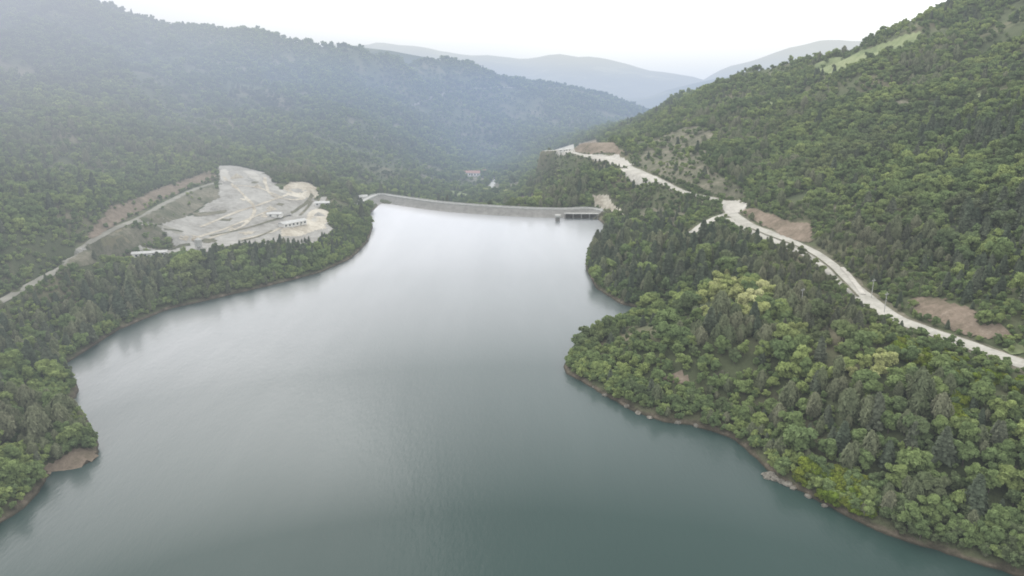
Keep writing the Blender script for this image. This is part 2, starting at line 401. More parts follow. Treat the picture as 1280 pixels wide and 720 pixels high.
lw = N(nt, 'ShaderNodeLayerWeight', i_Blend=.5)
rf = ramp(nt, [(.30,(.012,)*3),(.45,(.03,)*3),(.62,(.14,)*3),(.74,(.36,)*3),(.84,(.70,)*3),(1,(.9,)*3)], lw.outputs['Facing'])
gm = N(nt, 'ShaderNodeMixShader', i_Fac=.5); nt.links.new(gl.outputs[0], gm.inputs[1]); nt.links.new(g2_.outputs[0], gm.inputs[2])
wv_ = N(nt, 'ShaderNodeMapRange', interpolation_type='SMOOTHSTEP'); wv_.inputs['From Min'].default_value = .38; wv_.inputs['From Max'].default_value = .66
wv_.inputs['To Min'].default_value = .975; wv_.inputs['To Max'].default_value = 1.025
m2_ = N(nt, 'ShaderNodeMapping'); m2_.inputs['Rotation'].default_value = (0, 0, R(28)); m2_.inputs['Scale'].default_value = (1, .16, 1)
nt.links.new(geo.outputs['Position'], m2_.inputs['Vector']); nt.links.new(noise(nt, .035, 5, .6, m2_.outputs[0]), wv_.inputs['Value'])
rf = math_(nt, 'MULTIPLY', rf, wv_.outputs[0])
mx = N(nt, 'ShaderNodeMixShader'); nt.links.new(rf, mx.inputs[0]); nt.links.new(df.outputs[0], mx.inputs[1]); nt.links.new(gm.outputs[0], mx.inputs[2])
nt.links.new(mx.outputs[0], out.inputs[0])

# distant hillside: woods and clearings seen through haze
m, nt, out = new_mat('distant_woods'); M['far'] = m
bs = N(nt, 'ShaderNodeBsdfDiffuse')
nt.links.new(ramp(nt, [(.35,(.035,.05,.03)),(.55,(.06,.075,.04)),(.68,(.16,.17,.10))], noise(nt, .003, 8, .65)), bs.inputs[0])
nt.links.new(bs.outputs[0], out.inputs[0])

# ------------------------------------------------------------------ ground sheets
def grid_faces(ny, nx):
    i = np.arange(ny-1)[:,None]*nx + np.arange(nx-1)[None,:]
    return np.stack([i, i+1, i+nx+1, i+nx], -1).reshape(-1, 4)
V = np.stack([X, Y, Z], -1).reshape(-1, 3)
terr = mesh_obj('ground', V, grid_faces(len(gy), len(gx)), M['ground'], smooth=True); tag(terr, kind='structure')
base = mesh_obj('plain', [(-14000,-9000,-60),(14000,-9000,-60),(14000,14000,-60),(-14000,14000,-60)], [(0,1,2,3)], M['far']); tag(base, kind='structure')
dl = [(p.x, p.y) for p in dam_line]
wv = [(-420,-900,0),(420,-900,0),(420,560,0)] + [(x, y, 0) for x, y in reversed(dl[8:])] + [(-160,735,0),(-200,640,0),(-420,560,0)]
bmw = bmesh.new(); bmw.faces.new([bmw.verts.new(v) for v in wv]); bmesh.ops.triangulate(bmw, faces=bmw.faces[:])
me = bpy.data.meshes.new('lake'); bmw.to_mesh(me); bmw.free(); me.materials.append(M['water'])
lake = link(bpy.data.objects.new('water', me)); tag(lake, kind='structure')

CLEAR = []                                        # areas kept free of trees: (polygon, chance of a tree)
def patch_px(name, pts, mat, lift=.35, cell=1.5, keepout=0.0, world=None, edge=2.5):
    P = world if world is not None else [ground(px, py)[:2] for px, py in pts]
    P = np.array(P); CLEAR.append((P, keepout))
    x0, y0 = P.min(0)-edge; x1, y1 = P.max(0)+edge
    xs = np.arange(x0, x1, cell); ys = np.arange(y0, y1, cell)
    gx_, gy_ = np.meshgrid(xs, ys)
    d = sdist(gx_, gy_, P) + edge*fbm(gx_, gy_, 9, 91, 3)
    idx = grid_faces(len(ys), len(xs)); dd = d.ravel()[idx].mean(1); idx = idx[dd < 0]
    if not len(idx): return None
    z_ = height(gx_, gy_) + lift
    vv = np.stack([gx_, gy_, z_], -1).reshape(-1, 3)
    used, inv = np.unique(idx.ravel(), return_inverse=True)
    o = mesh_obj(name, vv[used], inv.reshape(-1, 4), mat, smooth=True); tag(o, kind='structure'); return o
def strip(name, line, w, mat, lift=.25, jag=.0):
    vs = []; fs = []; n_ = 7; L = smooth_line([tuple(p) for p in line[::3]+[line[-1]]], 2.0)
    for i, p in enumerate(L):
        d = (L[min(i+1,len(L)-1)]-L[max(i-1,0)]); d.z = 0; d.normalize(); s = Vector((-d.y, d.x, 0))
        for k in range(n_):
            e = 2*k/(n_-1)-1
            ww = w*(1 + (jag*float(fbm(np.array([p.x]), np.array([p.y]), 12, 5+k//4, 2)[0]) if abs(e) == 1 else 0))
            q = p + s*ww*e
            vs.append((q.x, q.y, float(height(q.x, q.y)) + lift))
    for i in range(len(L)-1):
        for k in range(n_-1):
            fs.append((i*n_+k, (i+1)*n_+k, (i+1)*n_+k+1, i*n_+k+1))
    o = mesh_obj(name, vs, fs, mat, smooth=True); tag(o, kind='structure'); return o

strip('road_verge', main_road, 6.6, M['scrub'], .16, .35)
strip('road', main_road, 4.3, M['road'], .30, .12)
strip('side_road', side_road, 3.6, M['whiteroad'], .34, .3)
strip('hillside_track', left_road, 3.0, M['dirtroad'], .30, .4)
strip('spur_track', spur_road, 2.2, M['dirtroad'], .34, .3)
strip('quarry_track', low_road, 2.2, M['gravel'], .34, .3)
# upper lane on the far side of a low verge, and a lay-by strip by the near side
patch_px('gravel_yard', None, M['gravel'], .30, 1.5, world=YARD, edge=6)
patch_px('gravel_turning_place', [(352,236),(362,229),(385,228),(398,236),(398,248),(380,250),(360,245)], M['spoil'], .42)
patch_px('pale_spoil_slope', [(352,287),(375,284),(384,270),(392,262),(405,262),(414,268),(410,276),(404,288),(390,291),(375,296),(350,297)], M['spoil'], .45)
patch_px('spoil_finger', [(272,216),(282,211),(290,224),(300,226),(288,232),(276,226)], M['whiteroad'], .42)
patch_px('spoil_finger', [(302,214),(318,215),(328,224),(322,228),(310,222)], M['whiteroad'], .42)
patch_px('red_cut_slope', [(108,296),(128,274),(155,255),(200,235),(260,214),(272,221),(240,233),(200,251),(165,271),(135,287),(115,303)], M['redearth'], .4, keepout=.025)
patch_px('scrub_slope', [(175,274),(240,240),(268,230),(272,240),(250,262),(215,276),(190,281)], M['scrub'], .38, keepout=.05)
patch_px('scrub_flat', [(70,345),(110,312),(145,290),(200,286),(205,302),(150,322),(100,338)], M['scrub'], .38, keepout=.12)
patch_px('red_cut_slope', [(925,262),(940,262),(985,278),(1012,280),(1016,305),(990,300),(960,286),(935,274)], M['redearth'], .4, keepout=.0)
patch_px('red_cut_slope', [(1140,376),(1180,376),(1205,384),(1228,398),(1225,408),(1250,412),(1262,424),(1230,428),(1180,410),(1145,398)], M['redearth'], .4, keepout=.04)
patch_px('roadside_gravel', [(908,252),(925,250),(934,258),(925,266),(912,270),(904,264)], M['whiteroad'], .46)
patch_px('roadside_gravel', [(905,274),(915,273),(960,294),(1010,314),(1050,345),(1090,380),(1100,394),(1085,388),(1060,370),(1040,350),(1005,322),(965,306),(940,296),(915,282)], M['road'], .22, 1.0)
patch_px('roadside_gravel', [(768,213),(795,213),(822,222),(828,229),(812,230),(785,224)], M['whiteroad'], .46)
patch_px('roadside_gravel', [(728,193),(772,194),(792,206),(778,210),(752,201),(726,198)], M['whiteroad'], .44)
patch_px('roadside_gravel', [(692,184),(718,180),(720,190),(705,196),(694,192)], M['whiteroad'], .44)
patch_px('brown_mound', [(718,190),(722,180),(745,175),(770,183),(782,192),(760,193),(735,193)], M['redearth'], .46, keepout=.0)
patch_px('scrub_slope', [(795,205),(808,186),(840,165),(875,160),(900,172),(880,200),(900,222),(935,240),(925,250),(880,240),(835,225)], M['scrub'], .4, keepout=.16)
patch_px('meadow', [(1008,92),(1020,80),(1050,72),(1085,62),(1118,50),(1150,42),(1148,54),(1118,64),(1080,80),(1045,94)], M['meadow'], .5, 3.0, keepout=.03)
patch_px('clearing', [(735,243),(760,246),(775,262),(790,276),(770,272),(752,262),(742,258)], M['spoil'], .42, keepout=.02)
patch_px('clearing', [(790,262),(830,262),(860,270),(850,284),(820,282),(795,274)], M['scrub'], .4, keepout=.15)
patch_px('clearing', [(810,296),(830,294),(850,300),(830,303)], M['scrub'], .4, keepout=.05)
0 and patch_px('clearing', [(636,232),(662,230),(672,246),(668,256),(650,254)], M['redearth'], .4, keepout=.15)
patch_px('clearing', [(820,470),(850,466),(868,478),(850,486),(824,482)], M['redearth'], .4, keepout=.25)
patch_px('clearing', [(880,466),(905,462),(915,474),(890,480)], M['scrub'], .4, keepout=.3)
patch_px('sandy_bank', [(62,586),(85,572),(120,566),(124,574),(90,592),(62,606)], M['redearth'], .35, keepout=.05)
patch_px('valley_track', [(608,215),(616,205),(622,206),(616,214),(624,222),(614,222)], M['concrete'], .5, keepout=0)
CLEAR.append((np.array(YARD), 0.0))

def blob(a_, b_, rx, ry, name='clearing', mat='scrub', keepout=.05):
    n_ = 14; pts_ = []
    for k in range(n_):
        t_ = 2*math.pi*k/n_; q_ = RNG.uniform(.6, 1.25); pts_.append((a_+rx*q_*math.cos(t_), b_+ry*q_*math.sin(t_)))
    patch_px(name, pts_, M[mat], .45, 2.5, keepout=keepout, edge=4)
for a_, b_, rx, ry in [(278,80,12,4),(300,86,8,3),(345,80,10,3),(380,118,6,3),(408,168,4,2.5),(440,150,3,5),(496,160,5,6),(552,176,4,3),(470,174,6,3),(425,132,8,2),(130,120,9,3),(60,150,8,3),
                       (185,55,8,2),(250,170,7,3),(335,205,9,2.5),(10,265,12,8),(580,170,5,2.5),(340,192,10,2),(210,60,5,2)]:
    blob(a_, b_, rx, ry)
for a_, b_, rx, ry, mt in [(905,165,10,5,'scrub'),(860,175,14,8,'scrub'),(1125,130,12,4,'scrub'),(1060,165,12,3,'scrub'),(1100,255,14,4,'scrub'),(1040,262,8,3,'scrub'),(1262,278,10,4,'scrub'),(1015,210,10,3,'scrub'),
                       (1180,190,10,3,'meadow'),(1230,120,14,3,'meadow'),(960,130,8,3,'meadow'),(1150,285,12,4,'meadow'),(1260,170,12,4,'scrub'),(1210,250,8,3,'scrub'),(1270,440,16,6,'meadow'),(1070,262,10,4,'scrub')]:
    blob(a_, b_, rx, ry, mat=mt, keepout=.2)
for a_, b_, rx, ry, mt in [(655,242,14,8,'redearth'),(622,213,7,5,'scrub'),(585,240,8,4,'meadow'),(575,224,14,4,'meadow'),(602,234,12,4,'meadow'),(655,240,18,8,'redearth'),(640,214,10,3,'scrub'),(532,216,10,3,'scrub'),(598,206,17,4,'scrub'),(800,300,8,3,'scrub'),(880,255,10,3,'scrub'),(830,275,18,6,'scrub'),(735,225,10,2,'scrub')]:
    blob(a_, b_, rx, ry, mat=mt, keepout=.08)
def px_line(pts): return smooth_line([ground(a_, b_) for a_, b_ in pts], 4.0)
strip('yard_bank', px_line([(262,296),(290,290),(320,283),(350,273),(372,262),(386,252),(391,244)]), 1.3, M['scrub'], .5, .5)
for pts_ in ([(280,222),(300,240),(318,262),(300,285),(262,300)],[(330,222),(340,245),(372,250),(388,240)],[(250,284),(290,268),(330,255),(360,244)],[(240,296),(300,280),(345,262)],[(292,232),(325,236),(352,248)],[(300,300),(335,292),(370,276)]):
    strip('yard_track', px_line(pts_), 1.3, M['spoil'], .48, .8)
for a_, b_, rx, ry, mt in [(300,250,9,2,'spoil'),(330,270,10,2,'spoil'),(350,256,6,2,'scrub'),(280,276,9,1.5,'scrub'),(318,228,7,2,'scrub'),(230,300,8,3,'spoil'),(262,302,7,2,'scrub'),(355,240,6,2,'whiteroad'),(372,240,12,4,'gravel'),(310,292,8,1.5,'spoil'),(392,276,5,4,'whiteroad')]:
    blob(a_, b_, rx, ry, 'worked_ground', mt, 0)
strip('lay_by', px_line([(1052,336),(1060,344),(1070,357),(1079,369)]), 1.2, M['whiteroad'], .55, .3)
strip('road_verge', px_line([(935,285),(965,297),(1000,311),(1030,330),(1052,352),(1072,372)]), .6, M['scrub'], .6, .4)
strip('mountain_track', px_line([(500,131),(540,122),(570,114),(600,111),(645,110)]), 2.5, M['dirtroad'], .8, .4)
strip('yard_bank', px_line([(375,270),(383,262),(390,252)]), 1.2, M['scrub'], .55, .4)
strip('yard_bank', px_line([(195,315),(215,312),(238,307)]), 1.3, M['scrub'], .5, .5)
strip('yard_bank', px_line([(205,287),(218,288),(228,291)]), 1.2, M['scrub'], .5, .5)
strip('yard_bank', px_line([(300,303),(325,296),(340,289)]), 1.0, M['scrub'], .5, .5)
patch_px('scrub_slope', [(252,238),(268,232),(274,238),(274,248),(262,256),(250,252)], M['scrub'], .5, keepout=.5)
patch_px('scrub_slope', [(238,266),(255,266),(284,263),(282,267),(258,270),(242,272)], M['scrub'], .5, keepout=.5)

# ------------------------------------------------------------------ distant ranges
def range_(name, crest, width, seed, namp):
    P = smooth_line([at_t(*c) for c in crest], 60.0)
    xs = []; nacross = 41
    for i, p in enumerate(P):
        for k in range(nacross):
            e = 2*k/(nacross-1)-1
            q = Vector((p.x*(1+e*width/p.y), p.y+e*width, 0))
            base_ = p.z - (p.z+60)*(abs(e)**1.25)
            xs.append((q.x, q.y, base_))
    A_ = np.array(xs)
    fall = np.tile(np.linspace(-1, 1, nacross), len(P))
    A_[:,2] += namp*fbm(A_[:,0], A_[:,1], 700, seed, 6)*(1-fall**4) - namp*.25
    o = mesh_obj(name, A_, grid_faces(len(P), nacross), M['far'], smooth=True); tag(o, kind='structure')
range_('mountains', [(300,60,5200),(440,50,5200),(480,46,5200),(530,50,5200),(560,60,5100),(610,62,5000),(660,64,5000),(700,58,5000),(760,68,4900),(800,76,4900),(840,86,4800),(880,100,4700),(920,125,4600),(980,140,4500)], 1400, 205, 75)
range_('mountains', [(640,150,3800),(760,120,3700),(800,112,3650),(850,100,3600),(900,90,3600),(960,84,3500),(1020,72,3500),(1100,60,3400),(1200,50,3400)], 900, 211, 90)
range_('mountains', [(840,120,4900),(900,84,4800),(940,74,4700),(1000,55,4600),(1035,48,4600),(1080,45,4600),(1130,36,4600),(1250,20,4600)], 1000, 221, 90)
range_('mountains', [(380,80,2500),(440,62,2500),(470,62,2500),(510,67,2450),(560,76,2450),(610,88,2400),(660,110,2400)], 350, 231, 16)

# ------------------------------------------------------------------ tree shapes
def quads(pos, nrm, size, asp=1.0, up=None):
    n_ = len(pos)
    a = np.cross(nrm, RNG.normal(size=(n_,3)) if up is None else up); a /= np.linalg.norm(a, axis=1, keepdims=True)+1e-9
    b = np.cross(nrm, a); s = np.asarray(size).reshape(-1,1)
    j = lambda: RNG.uniform(.7,1.3,(n_,1))
    v = np.stack([pos-a*s*j()-b*s*asp*j(), pos+a*s*j()-b*s*asp*j(), pos+a*s*j()+b*s*asp*j(), pos-a*s*j()+b*s*asp*j()], 1)
    return v.reshape(-1,3)
def crown_mesh(name, V_, sh, mat):
    m_ = bpy.data.meshes.new(name); n_ = len(V_)//4
    m_.vertices.add(n_*4); m_.vertices.foreach_set('co', V_.astype(np.float32).ravel())
    m_.loops.add(n_*4); m_.loops.foreach_set('vertex_index', np.arange(n_*4, dtype=np.int32))
    m_.polygons.add(n_); m_.polygons.foreach_set('loop_start', np.arange(0, n_*4, 4, dtype=np.int32))
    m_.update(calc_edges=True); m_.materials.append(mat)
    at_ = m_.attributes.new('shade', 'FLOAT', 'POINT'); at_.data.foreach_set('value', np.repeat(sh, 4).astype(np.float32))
    return m_
def sphere_pts(n_):
    v = RNG.normal(size=(n_,3)); return v/np.linalg.norm(v, axis=1, keepdims=True)
def broad_crown(mat, n_=1300, H=8.5, Rr=3.3, low=.28, size=.34, lobes=9):
    lobes = lobes + 5; n_ = int(n_*1.15)
    cs = []
    for k in range(lobes):
        a = RNG.uniform(0, 2*math.pi); rr = Rr*RNG.uniform(.15,.78) if k else 0; zz = H*RNG.uniform(low+.08, .84) if k else H*.70
        cs.append((rr*math.cos(a), rr*math.sin(a), zz, Rr*RNG.uniform(.20,.50)))
    P = []; Nn = []; S_ = []
    for (x, y, z, r) in cs:
        k = n_//lobes; d = sphere_pts(k); d[:,2] = np.where(d[:,2] < -.3, -d[:,2], d[:,2])
        q = RNG.uniform(.78, 1.1, (k,1)); p = d*q*r; p[:,2] *= .85
        P.append(p+np.array([x,y,z])); Nn.append(d+RNG.normal(size=(k,3))*.55); S_.append(q[:,0])
    P = np.concatenate(P); Nn = np.concatenate(Nn); Nn /= np.linalg.norm(Nn, axis=1, keepdims=True); S_ = np.concatenate(S_)
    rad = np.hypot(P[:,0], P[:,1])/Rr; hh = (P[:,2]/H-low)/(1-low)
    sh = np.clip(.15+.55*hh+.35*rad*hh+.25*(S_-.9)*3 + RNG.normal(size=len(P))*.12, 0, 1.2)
    return crown_mesh('crown', quads(P, Nn, RNG.uniform(size*.7, size*1.4, len(P))), sh, mat)
def pine_crown(mat, n_=1200, H=11, Rr=2.3, low=.18):
    t = RNG.random(n_)**.8; z = H*(low+(1-low)*t)
    tier = .72+.28*np.abs(np.sin(t*RNG.uniform(16,20)))
    r = Rr*(1-t)**.75*tier*RNG.uniform(.55,1.08,n_)+.12; a = RNG.uniform(0,2*math.pi,n_)
    lob = 1+.22*np.sin(3*a+RNG.uniform(0,6))+.12*np.sin(5*a+z)
    r = r*lob
    P = np.c_[r*np.cos(a), r*np.sin(a), z-.25*r]
    Nn = np.c_[np.cos(a)*.6, np.sin(a)*.6, np.full(n_,.8)]+RNG.normal(size=(n_,3))*.4; Nn /= np.linalg.norm(Nn, axis=1, keepdims=True)
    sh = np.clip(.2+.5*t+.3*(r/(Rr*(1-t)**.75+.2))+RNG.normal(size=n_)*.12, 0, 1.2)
    return crown_mesh('crown', quads(P, Nn, RNG.uniform(.2,.42,n_)), sh, mat)
def twig_crown(mat, n_=1100, H=9.5, Rr=2.3, low=.2):
    t = RNG.random(n_); z = H*(low+(1-low)*t); prof = np.sin(np.pi*np.clip(t*.86+.12,0,1))**.7
    a = RNG.uniform(0,2*math.pi,n_); r = Rr*prof*np.sqrt(RNG.uniform(.1,1,n_))*(1+.25*np.sin(4*a+RNG.uniform(0,6)))
    P = np.c_[r*np.cos(a), r*np.sin(a), z]
    Nn = np.c_[np.cos(a), np.sin(a), np.zeros(n_)]+RNG.normal(size=(n_,3))*.5; Nn /= np.linalg.norm(Nn, axis=1, keepdims=True)
    up = np.tile([0,0,1.], (n_,1))+RNG.normal(size=(n_,3))*.25
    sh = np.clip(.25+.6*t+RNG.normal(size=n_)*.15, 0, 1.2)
    return crown_mesh('crown', quads(P, Nn, RNG.uniform(.10,.22,n_), 3.2, up), sh, mat)
def trunk_mesh(H, r, lean):
    b = MB(); b.tube([(0,0,-.8),(lean*.2,0,H*.25),(lean*.5,.1,H*.55),(lean,.1,H*.85)], [r*1.25,r,r*.7,r*.25], 7)
    for k in range(4):
        a = k*1.7+lean; z = H*(.35+.1*k)
        b.tube([(lean*.4,0,z),(lean*.4+math.cos(a)*1.0,math.sin(a)*1.0,z+.9),(lean*.4+math.cos(a)*1.8,math.sin(a)*1.8,z+2.0)], [r*.45,r*.3,r*.1], 5)
    m_ = bpy.data.meshes.new('trunk'); m_.from_pydata(b.v, [], b.f); m_.materials.append(M['bark']); return m_

KINDS = {}
def kind(key, name, cat, crowns, trunk): KINDS[key] = dict(name=name, cat=cat, crowns=crowns, trunks=[trunk_mesh(*trunk), trunk_mesh(trunk[0], trunk[1], -trunk[2])])
kind('leaf', 'broadleaf_tree', 'tree', [broad_crown(M['leaf'], 1500, 8.5, 3.4, .26, .30, 10) for _ in range(5)] + [broad_crown(M['leaf'], 1300, 6.8, 3.6, .2, .30, 9) for _ in range(3)], (8, .22, .4))
kind('pine', 'pine_tree', 'tree', [pine_crown(M['pine'], 1300, H_, r_) for H_, r_ in ((9.5,2.5),(10.5,2.7),(8.5,2.4),(10,2.3))], (11, .2, .15))
kind('twig', 'grey_tree', 'tree', [twig_crown(M['twig'], 1200, H_, r_) for H_, r_ in ((9.5,2.3),(8.5,2.5),(10.5,2.2))], (9, .16, .3))
kind('pale', 'blossoming_tree', 'tree', [broad_crown(M['pale'], 1300, 7.5, 3.0, .2, .28, 9) for _ in range(3)], (7, .2, .3))
kind('bright', 'shrub', 'shrub', [broad_crown(M['bright'], 1100, 4.2, 3.0, .02, .28, 9) for _ in range(3)], (3, .08, .2))

# ------------------------------------------------------------------ where trees stand
pts = []
for (y0, y1, sp) in ((40, 460, 4.5), (460, 900, 4.4), (900, 1500, 5.7), (1500, 2300, 8.5)):
    xs = np.arange(-940, 940, sp); ys = np.arange(y0, y1, sp)
    a, b = np.meshgrid(xs, ys); a = a.ravel(); b = b.ravel()
    a = a + RNG.uniform(-.48, .48, len(a))*sp; b = b + RNG.uniform(-.48, .48, len(b))*sp
    pts.append(np.c_[a, b, np.full(len(a), sp)])
T = np.concatenate(pts)
x, y, sp = T.T
z = height(x, y)
px, py, dep = view(x, y, z+4)
ok = (px > -220) & (px < 1500) & (py > -90) & (py < 900) & (y > 60)
ok &= ~((z < 0.9) & (y < 740))
x, y, z, sp, px, py, dep = [q[ok] for q in (x, y, z, sp, px, py, dep)]
sd = sdist(x, y, LAKE); ok = (sd > 1.4) | (y > 760)
for L, w in ROADS:
    ok &= seg_dist(x, y, [tuple(p) for p in L[::3]+[L[-1]]], False) > w+1.6
ok &= seg_dist(x, y, [tuple(p) for p in dam_line[::3]+[dam_line[-1]]], False) > 15
rnd = RNG.random(len(x))
for P, ch in CLEAR:
    ok &= ~(in_poly(x, y, P) & (rnd > ch))
gap = fbm(x, y, 60, 301, 4)
ok &= ~((gap > np.where(dep > 500, .24, .34)) & (rnd > .3))
x, y, z, sp, px, py, dep = [q[ok] for q in (x, y, z, sp, px, py, dep)]
# keep what can be seen from the camera or from some way to either side
vis = np.zeros(len(x), bool)
for ox, oz in ((0,0),(-60,10),(60,10)):
    bad = np.zeros(len(x), bool)
    for s in np.linspace(.15, .985, 70):
        qx = ox+(x-ox)*s; qy = y*s; qz = CAM_H+oz+(z+12-CAM_H-oz)*s
        bad |= qz < height(qx, qy)
    vis |= ~bad
x, y, z, sp, px, py, dep = [q[vis] for q in (x, y, z, sp, px, py, dep)]
print('trees', len(x))

# extra thickets of young shrubs on the bank and beside the road
nbase = len(x); ex = []
for poly_, n_e in (([(984,604),(1000,592),(1035,594),(1080,616),(1092,646),(1060,648),(1020,628)], 95), ([(1120,420),(1160,432),(1290,478),(1290,500),(1200,480),(1130,455),(1110,440)], 90), ([(1175,505),(1210,503),(1208,535),(1178,537)], 14)):
    PP = np.array(poly_, float); c_ = 0
    while c_ < n_e:
        a_ = RNG.uniform(PP[:,0].min(), PP[:,0].max()); b_ = RNG.uniform(PP[:,1].min(), PP[:,1].max())
        if not in_poly(np.array([a_]), np.array([b_]), PP)[0]: continue
        c_ += 1; g_ = ground(a_, b_)
        if g_[2] > .8 and sdist(np.array([g_[0]]), np.array([g_[1]]), LAKE)[0] > 1: ex.append(g_)
ex = np.array(ex); epx, epy, ed_ = view(ex[:,0], ex[:,1], ex[:,2]+4)
x = np.r_[x, ex[:,0]]; y = np.r_[y, ex[:,1]]; z = np.r_[z, ex[:,2]]; sp = np.r_[sp, np.full(len(ex), 4.5)]; px = np.r_[px, epx]; py = np.r_[py, epy]; dep = np.r_[dep, ed_]

# which kind grows where
nx = len(x); r1 = RNG.random(nx); g1 = fbm(x, y, 55, 401, 3); g2 = fbm(x, y, 130, 411, 3)
K = np.full(nx, 'leaf', dtype=object)
side = px > 640
K[(g1 > .2) & (r1 < .45)] = 'pine'; K[(g1 < -.25) & (r1 < .5)] = 'twig'
K[(r1 > .96)] = 'pine'
def zone(pts_, w):                               # (kind, share) list inside an outline of image pixels dropped onto the ground
    P = np.array([ground(a_, b_+(11 if b_ > 330 else 4))[:2] for a_, b_ in pts_]); m_ = in_poly(x, y, P); q = RNG.random(nx); s = 0
    for k_, sh in w:
        K[m_ & (q >= s) & (q < s+sh)] = k_; s += sh
    return P
zone([(735,300),(780,292),(870,300),(905,285),(960,310),(930,335),(860,345),(790,375),(750,360),(733,330)], [('pine',.55),(('twig'),.25),('leaf',.2)])
zone([(960,312),(1010,325),(1060,370),(1110,400),(1060,425),(990,395),(940,350)], [('twig',.45),('pine',.4),('leaf',.15)])
zone([(1020,305),(1060,300),(1150,290),(1190,330),(1170,372),(1130,385),(1080,360),(1045,330)], [('twig',.5),('pine',.35),('leaf',.15)])
zone([(790,370),(870,340),(880,390),(800,420),(730,450),(705,455),(740,420)], [('leaf',.9),('pine',.1)])
zone([(862,392),(880,365),(900,338),(925,345),(940,352),(968,365),(965,392),(930,398),(905,385),(880,405)], [('pale',.85),('leaf',.15)])
zone([(845,395),(880,398),(905,392),(975,405),(975,430),(900,432),(848,422)], [('twig',.85),('pine',.1)])
zone([(1050,480),(1060,450),(1085,445),(1130,448),(1120,462),(1108,492),(1096,482),(1080,462),(1065,480)], [('pale',.85),('leaf',.15)])
zone([(1085,440),(1110,430),(1140,432),(1190,445),(1230,450),(1200,465),(1150,462),(1110,450)], [('bright',.6),('leaf',.3),('pale',.1)])
zone([(1175,500),(1210,498),(1208,530),(1178,532)], [('bright',.9)])
zone([(982,400),(1010,405),(1020,420),(985,418)], [('pale',.5)])
zone([(985,595),(1000,580),(1035,584),(1085,610),(1100,640),(1060,640)], [('bright',.6)])
zone([(930,480),(1060,500),(1100,560),(1000,580),(940,540)], [('leaf',.6),('twig',.2)])
zone([(560,240),(575,232),(600,230),(605,252),(560,250)], [('bright',.35),('leaf',.65)])
zone([(600,205),(640,212),(640,222),(600,226)], [('pale',.3),('leaf',.6)])
zone([(920,530),(960,500),(990,500),(1000,560),(960,585),(940,570)], [('twig',.45),('pine',.3)])
zone([(1000,470),(1060,480),(1070,560),(1010,560)], [('twig',.5),('pine',.25)])
zone([(1100,480),(1280,480),(1280,640),(1180,640),(1090,600)], [('twig',.30),('pine',.12),('leaf',.58)])
zone([(0,500),(60,490),(115,520),(122,560),(60,580),(0,560)], [('twig',.7),('leaf',.3)])
zone([(0,440),(60,450),(95,480),(95,500),(40,495),(0,490)], [('leaf',.8),('pine',.2)])
zone([(0,375),(100,345),(180,330),(240,345),(200,385),(100,442),(80,455),(0,430)], [('twig',.45),('pine',.35),('leaf',.2)])
zone([(200,340),(400,300),(460,285),(460,300),(400,338),(280,370),(200,388)], [('leaf',.65),('pine',.35)])
K[nbase:] = 'bright'
sc = np.clip(np.exp(RNG.normal(-.10, .27, nx)), .5, 1.5) * (1+.22*g2) * np.interp(sp, [4.4,4.5,5.7,8.5], [.86,.90,.96,1.2])
sc *= np.where(sdist(x, y, LAKE) < 5, .75, 1.0)
near_cut = np.full(nx, 1e9)
for L, w_ in ROADS: near_cut = np.minimum(near_cut, seg_dist(x, y, [tuple(p) for p in L[::3]+[L[-1]]], False)-w_)
near_cut = np.minimum(near_cut, sdist(x, y, YARD))
sc *= np.interp(near_cut, [0, 6, 20, 34], [.42, .5, .7, 1.0])
sc *= 1.12
sc *= 1 - .25*(RNG.random(nx) < .2)
onhill = ((px > 900) & (x > 185)) | (x < -290) | (y > 800); sc[onhill] *= np.where(dep[onhill] > 380, .84, .95)
low_ = in_poly(x, y, np.array([ground(a_, b_)[:2] for a_, b_ in [(712,470),(735,440),(800,425),(860,440),(960,455),(985,500),(930,530),(860,535),(790,515)]])); sc[low_] *= .62
tip_ = in_poly(x, y, np.array([ground(a_, b_)[:2] for a_, b_ in [(705,460),(740,430),(800,395),(840,385),(840,410),(760,450)]])); sc[tip_] *= .6
far_z = (K == 'twig') & (dep > 900); K[far_z] = 'leaf'
K[(K == 'pine') & (dep > 500) & (r1 > .12) & ((x > 180) | (x < -250) | (y > 800))] = 'leaf'

rz = RNG.uniform(0, 2*math.pi, nx); vi = RNG.integers(0, 1000, nx)
# row of dark conifers in front of the yard
row = []
for k in range(46):
    u_ = RNG.uniform(0, 1); a_ = 195 + 215*u_ + RNG.uniform(-3,3); b_ = 333 - 36*u_ + RNG.uniform(-3, 5)
    g_ = ground(a_, b_); row.append((g_[0], g_[1], g_[2], RNG.uniform(.35,.72)))

PLACE = {'right': 'on the wooded headland between the lake and the road', 'hill': 'on the hillside right of the road',
         'left': 'on the wooded left bank of the lake', 'hillleft': 'on the hazy hillside left of the quarry yard'}
LOOK = {'leaf': 'green bushy broadleaf tree', 'pine': 'dark narrow pine tree', 'twig': 'grey brown thin leaved upright tree',
        'pale': 'pale cream blossoming tree', 'bright': 'bright yellow green shrub'}
def place_name(i):
    if x[i] > 0:
        d_ = min(seg_dist(np.array([x[i]]), np.array([y[i]]), [tuple(p) for p in main_road[::5]], False)[0], 999)
        j = int(np.argmin([abs(p.y-y[i]) for p in main_road])); return 'right' if x[i] < main_road[j].x else 'hill'
    j = int(np.argmin([abs(p.y-y[i]) for p in left_road])); return 'left' if x[i] > left_road[j].x else 'hillleft'

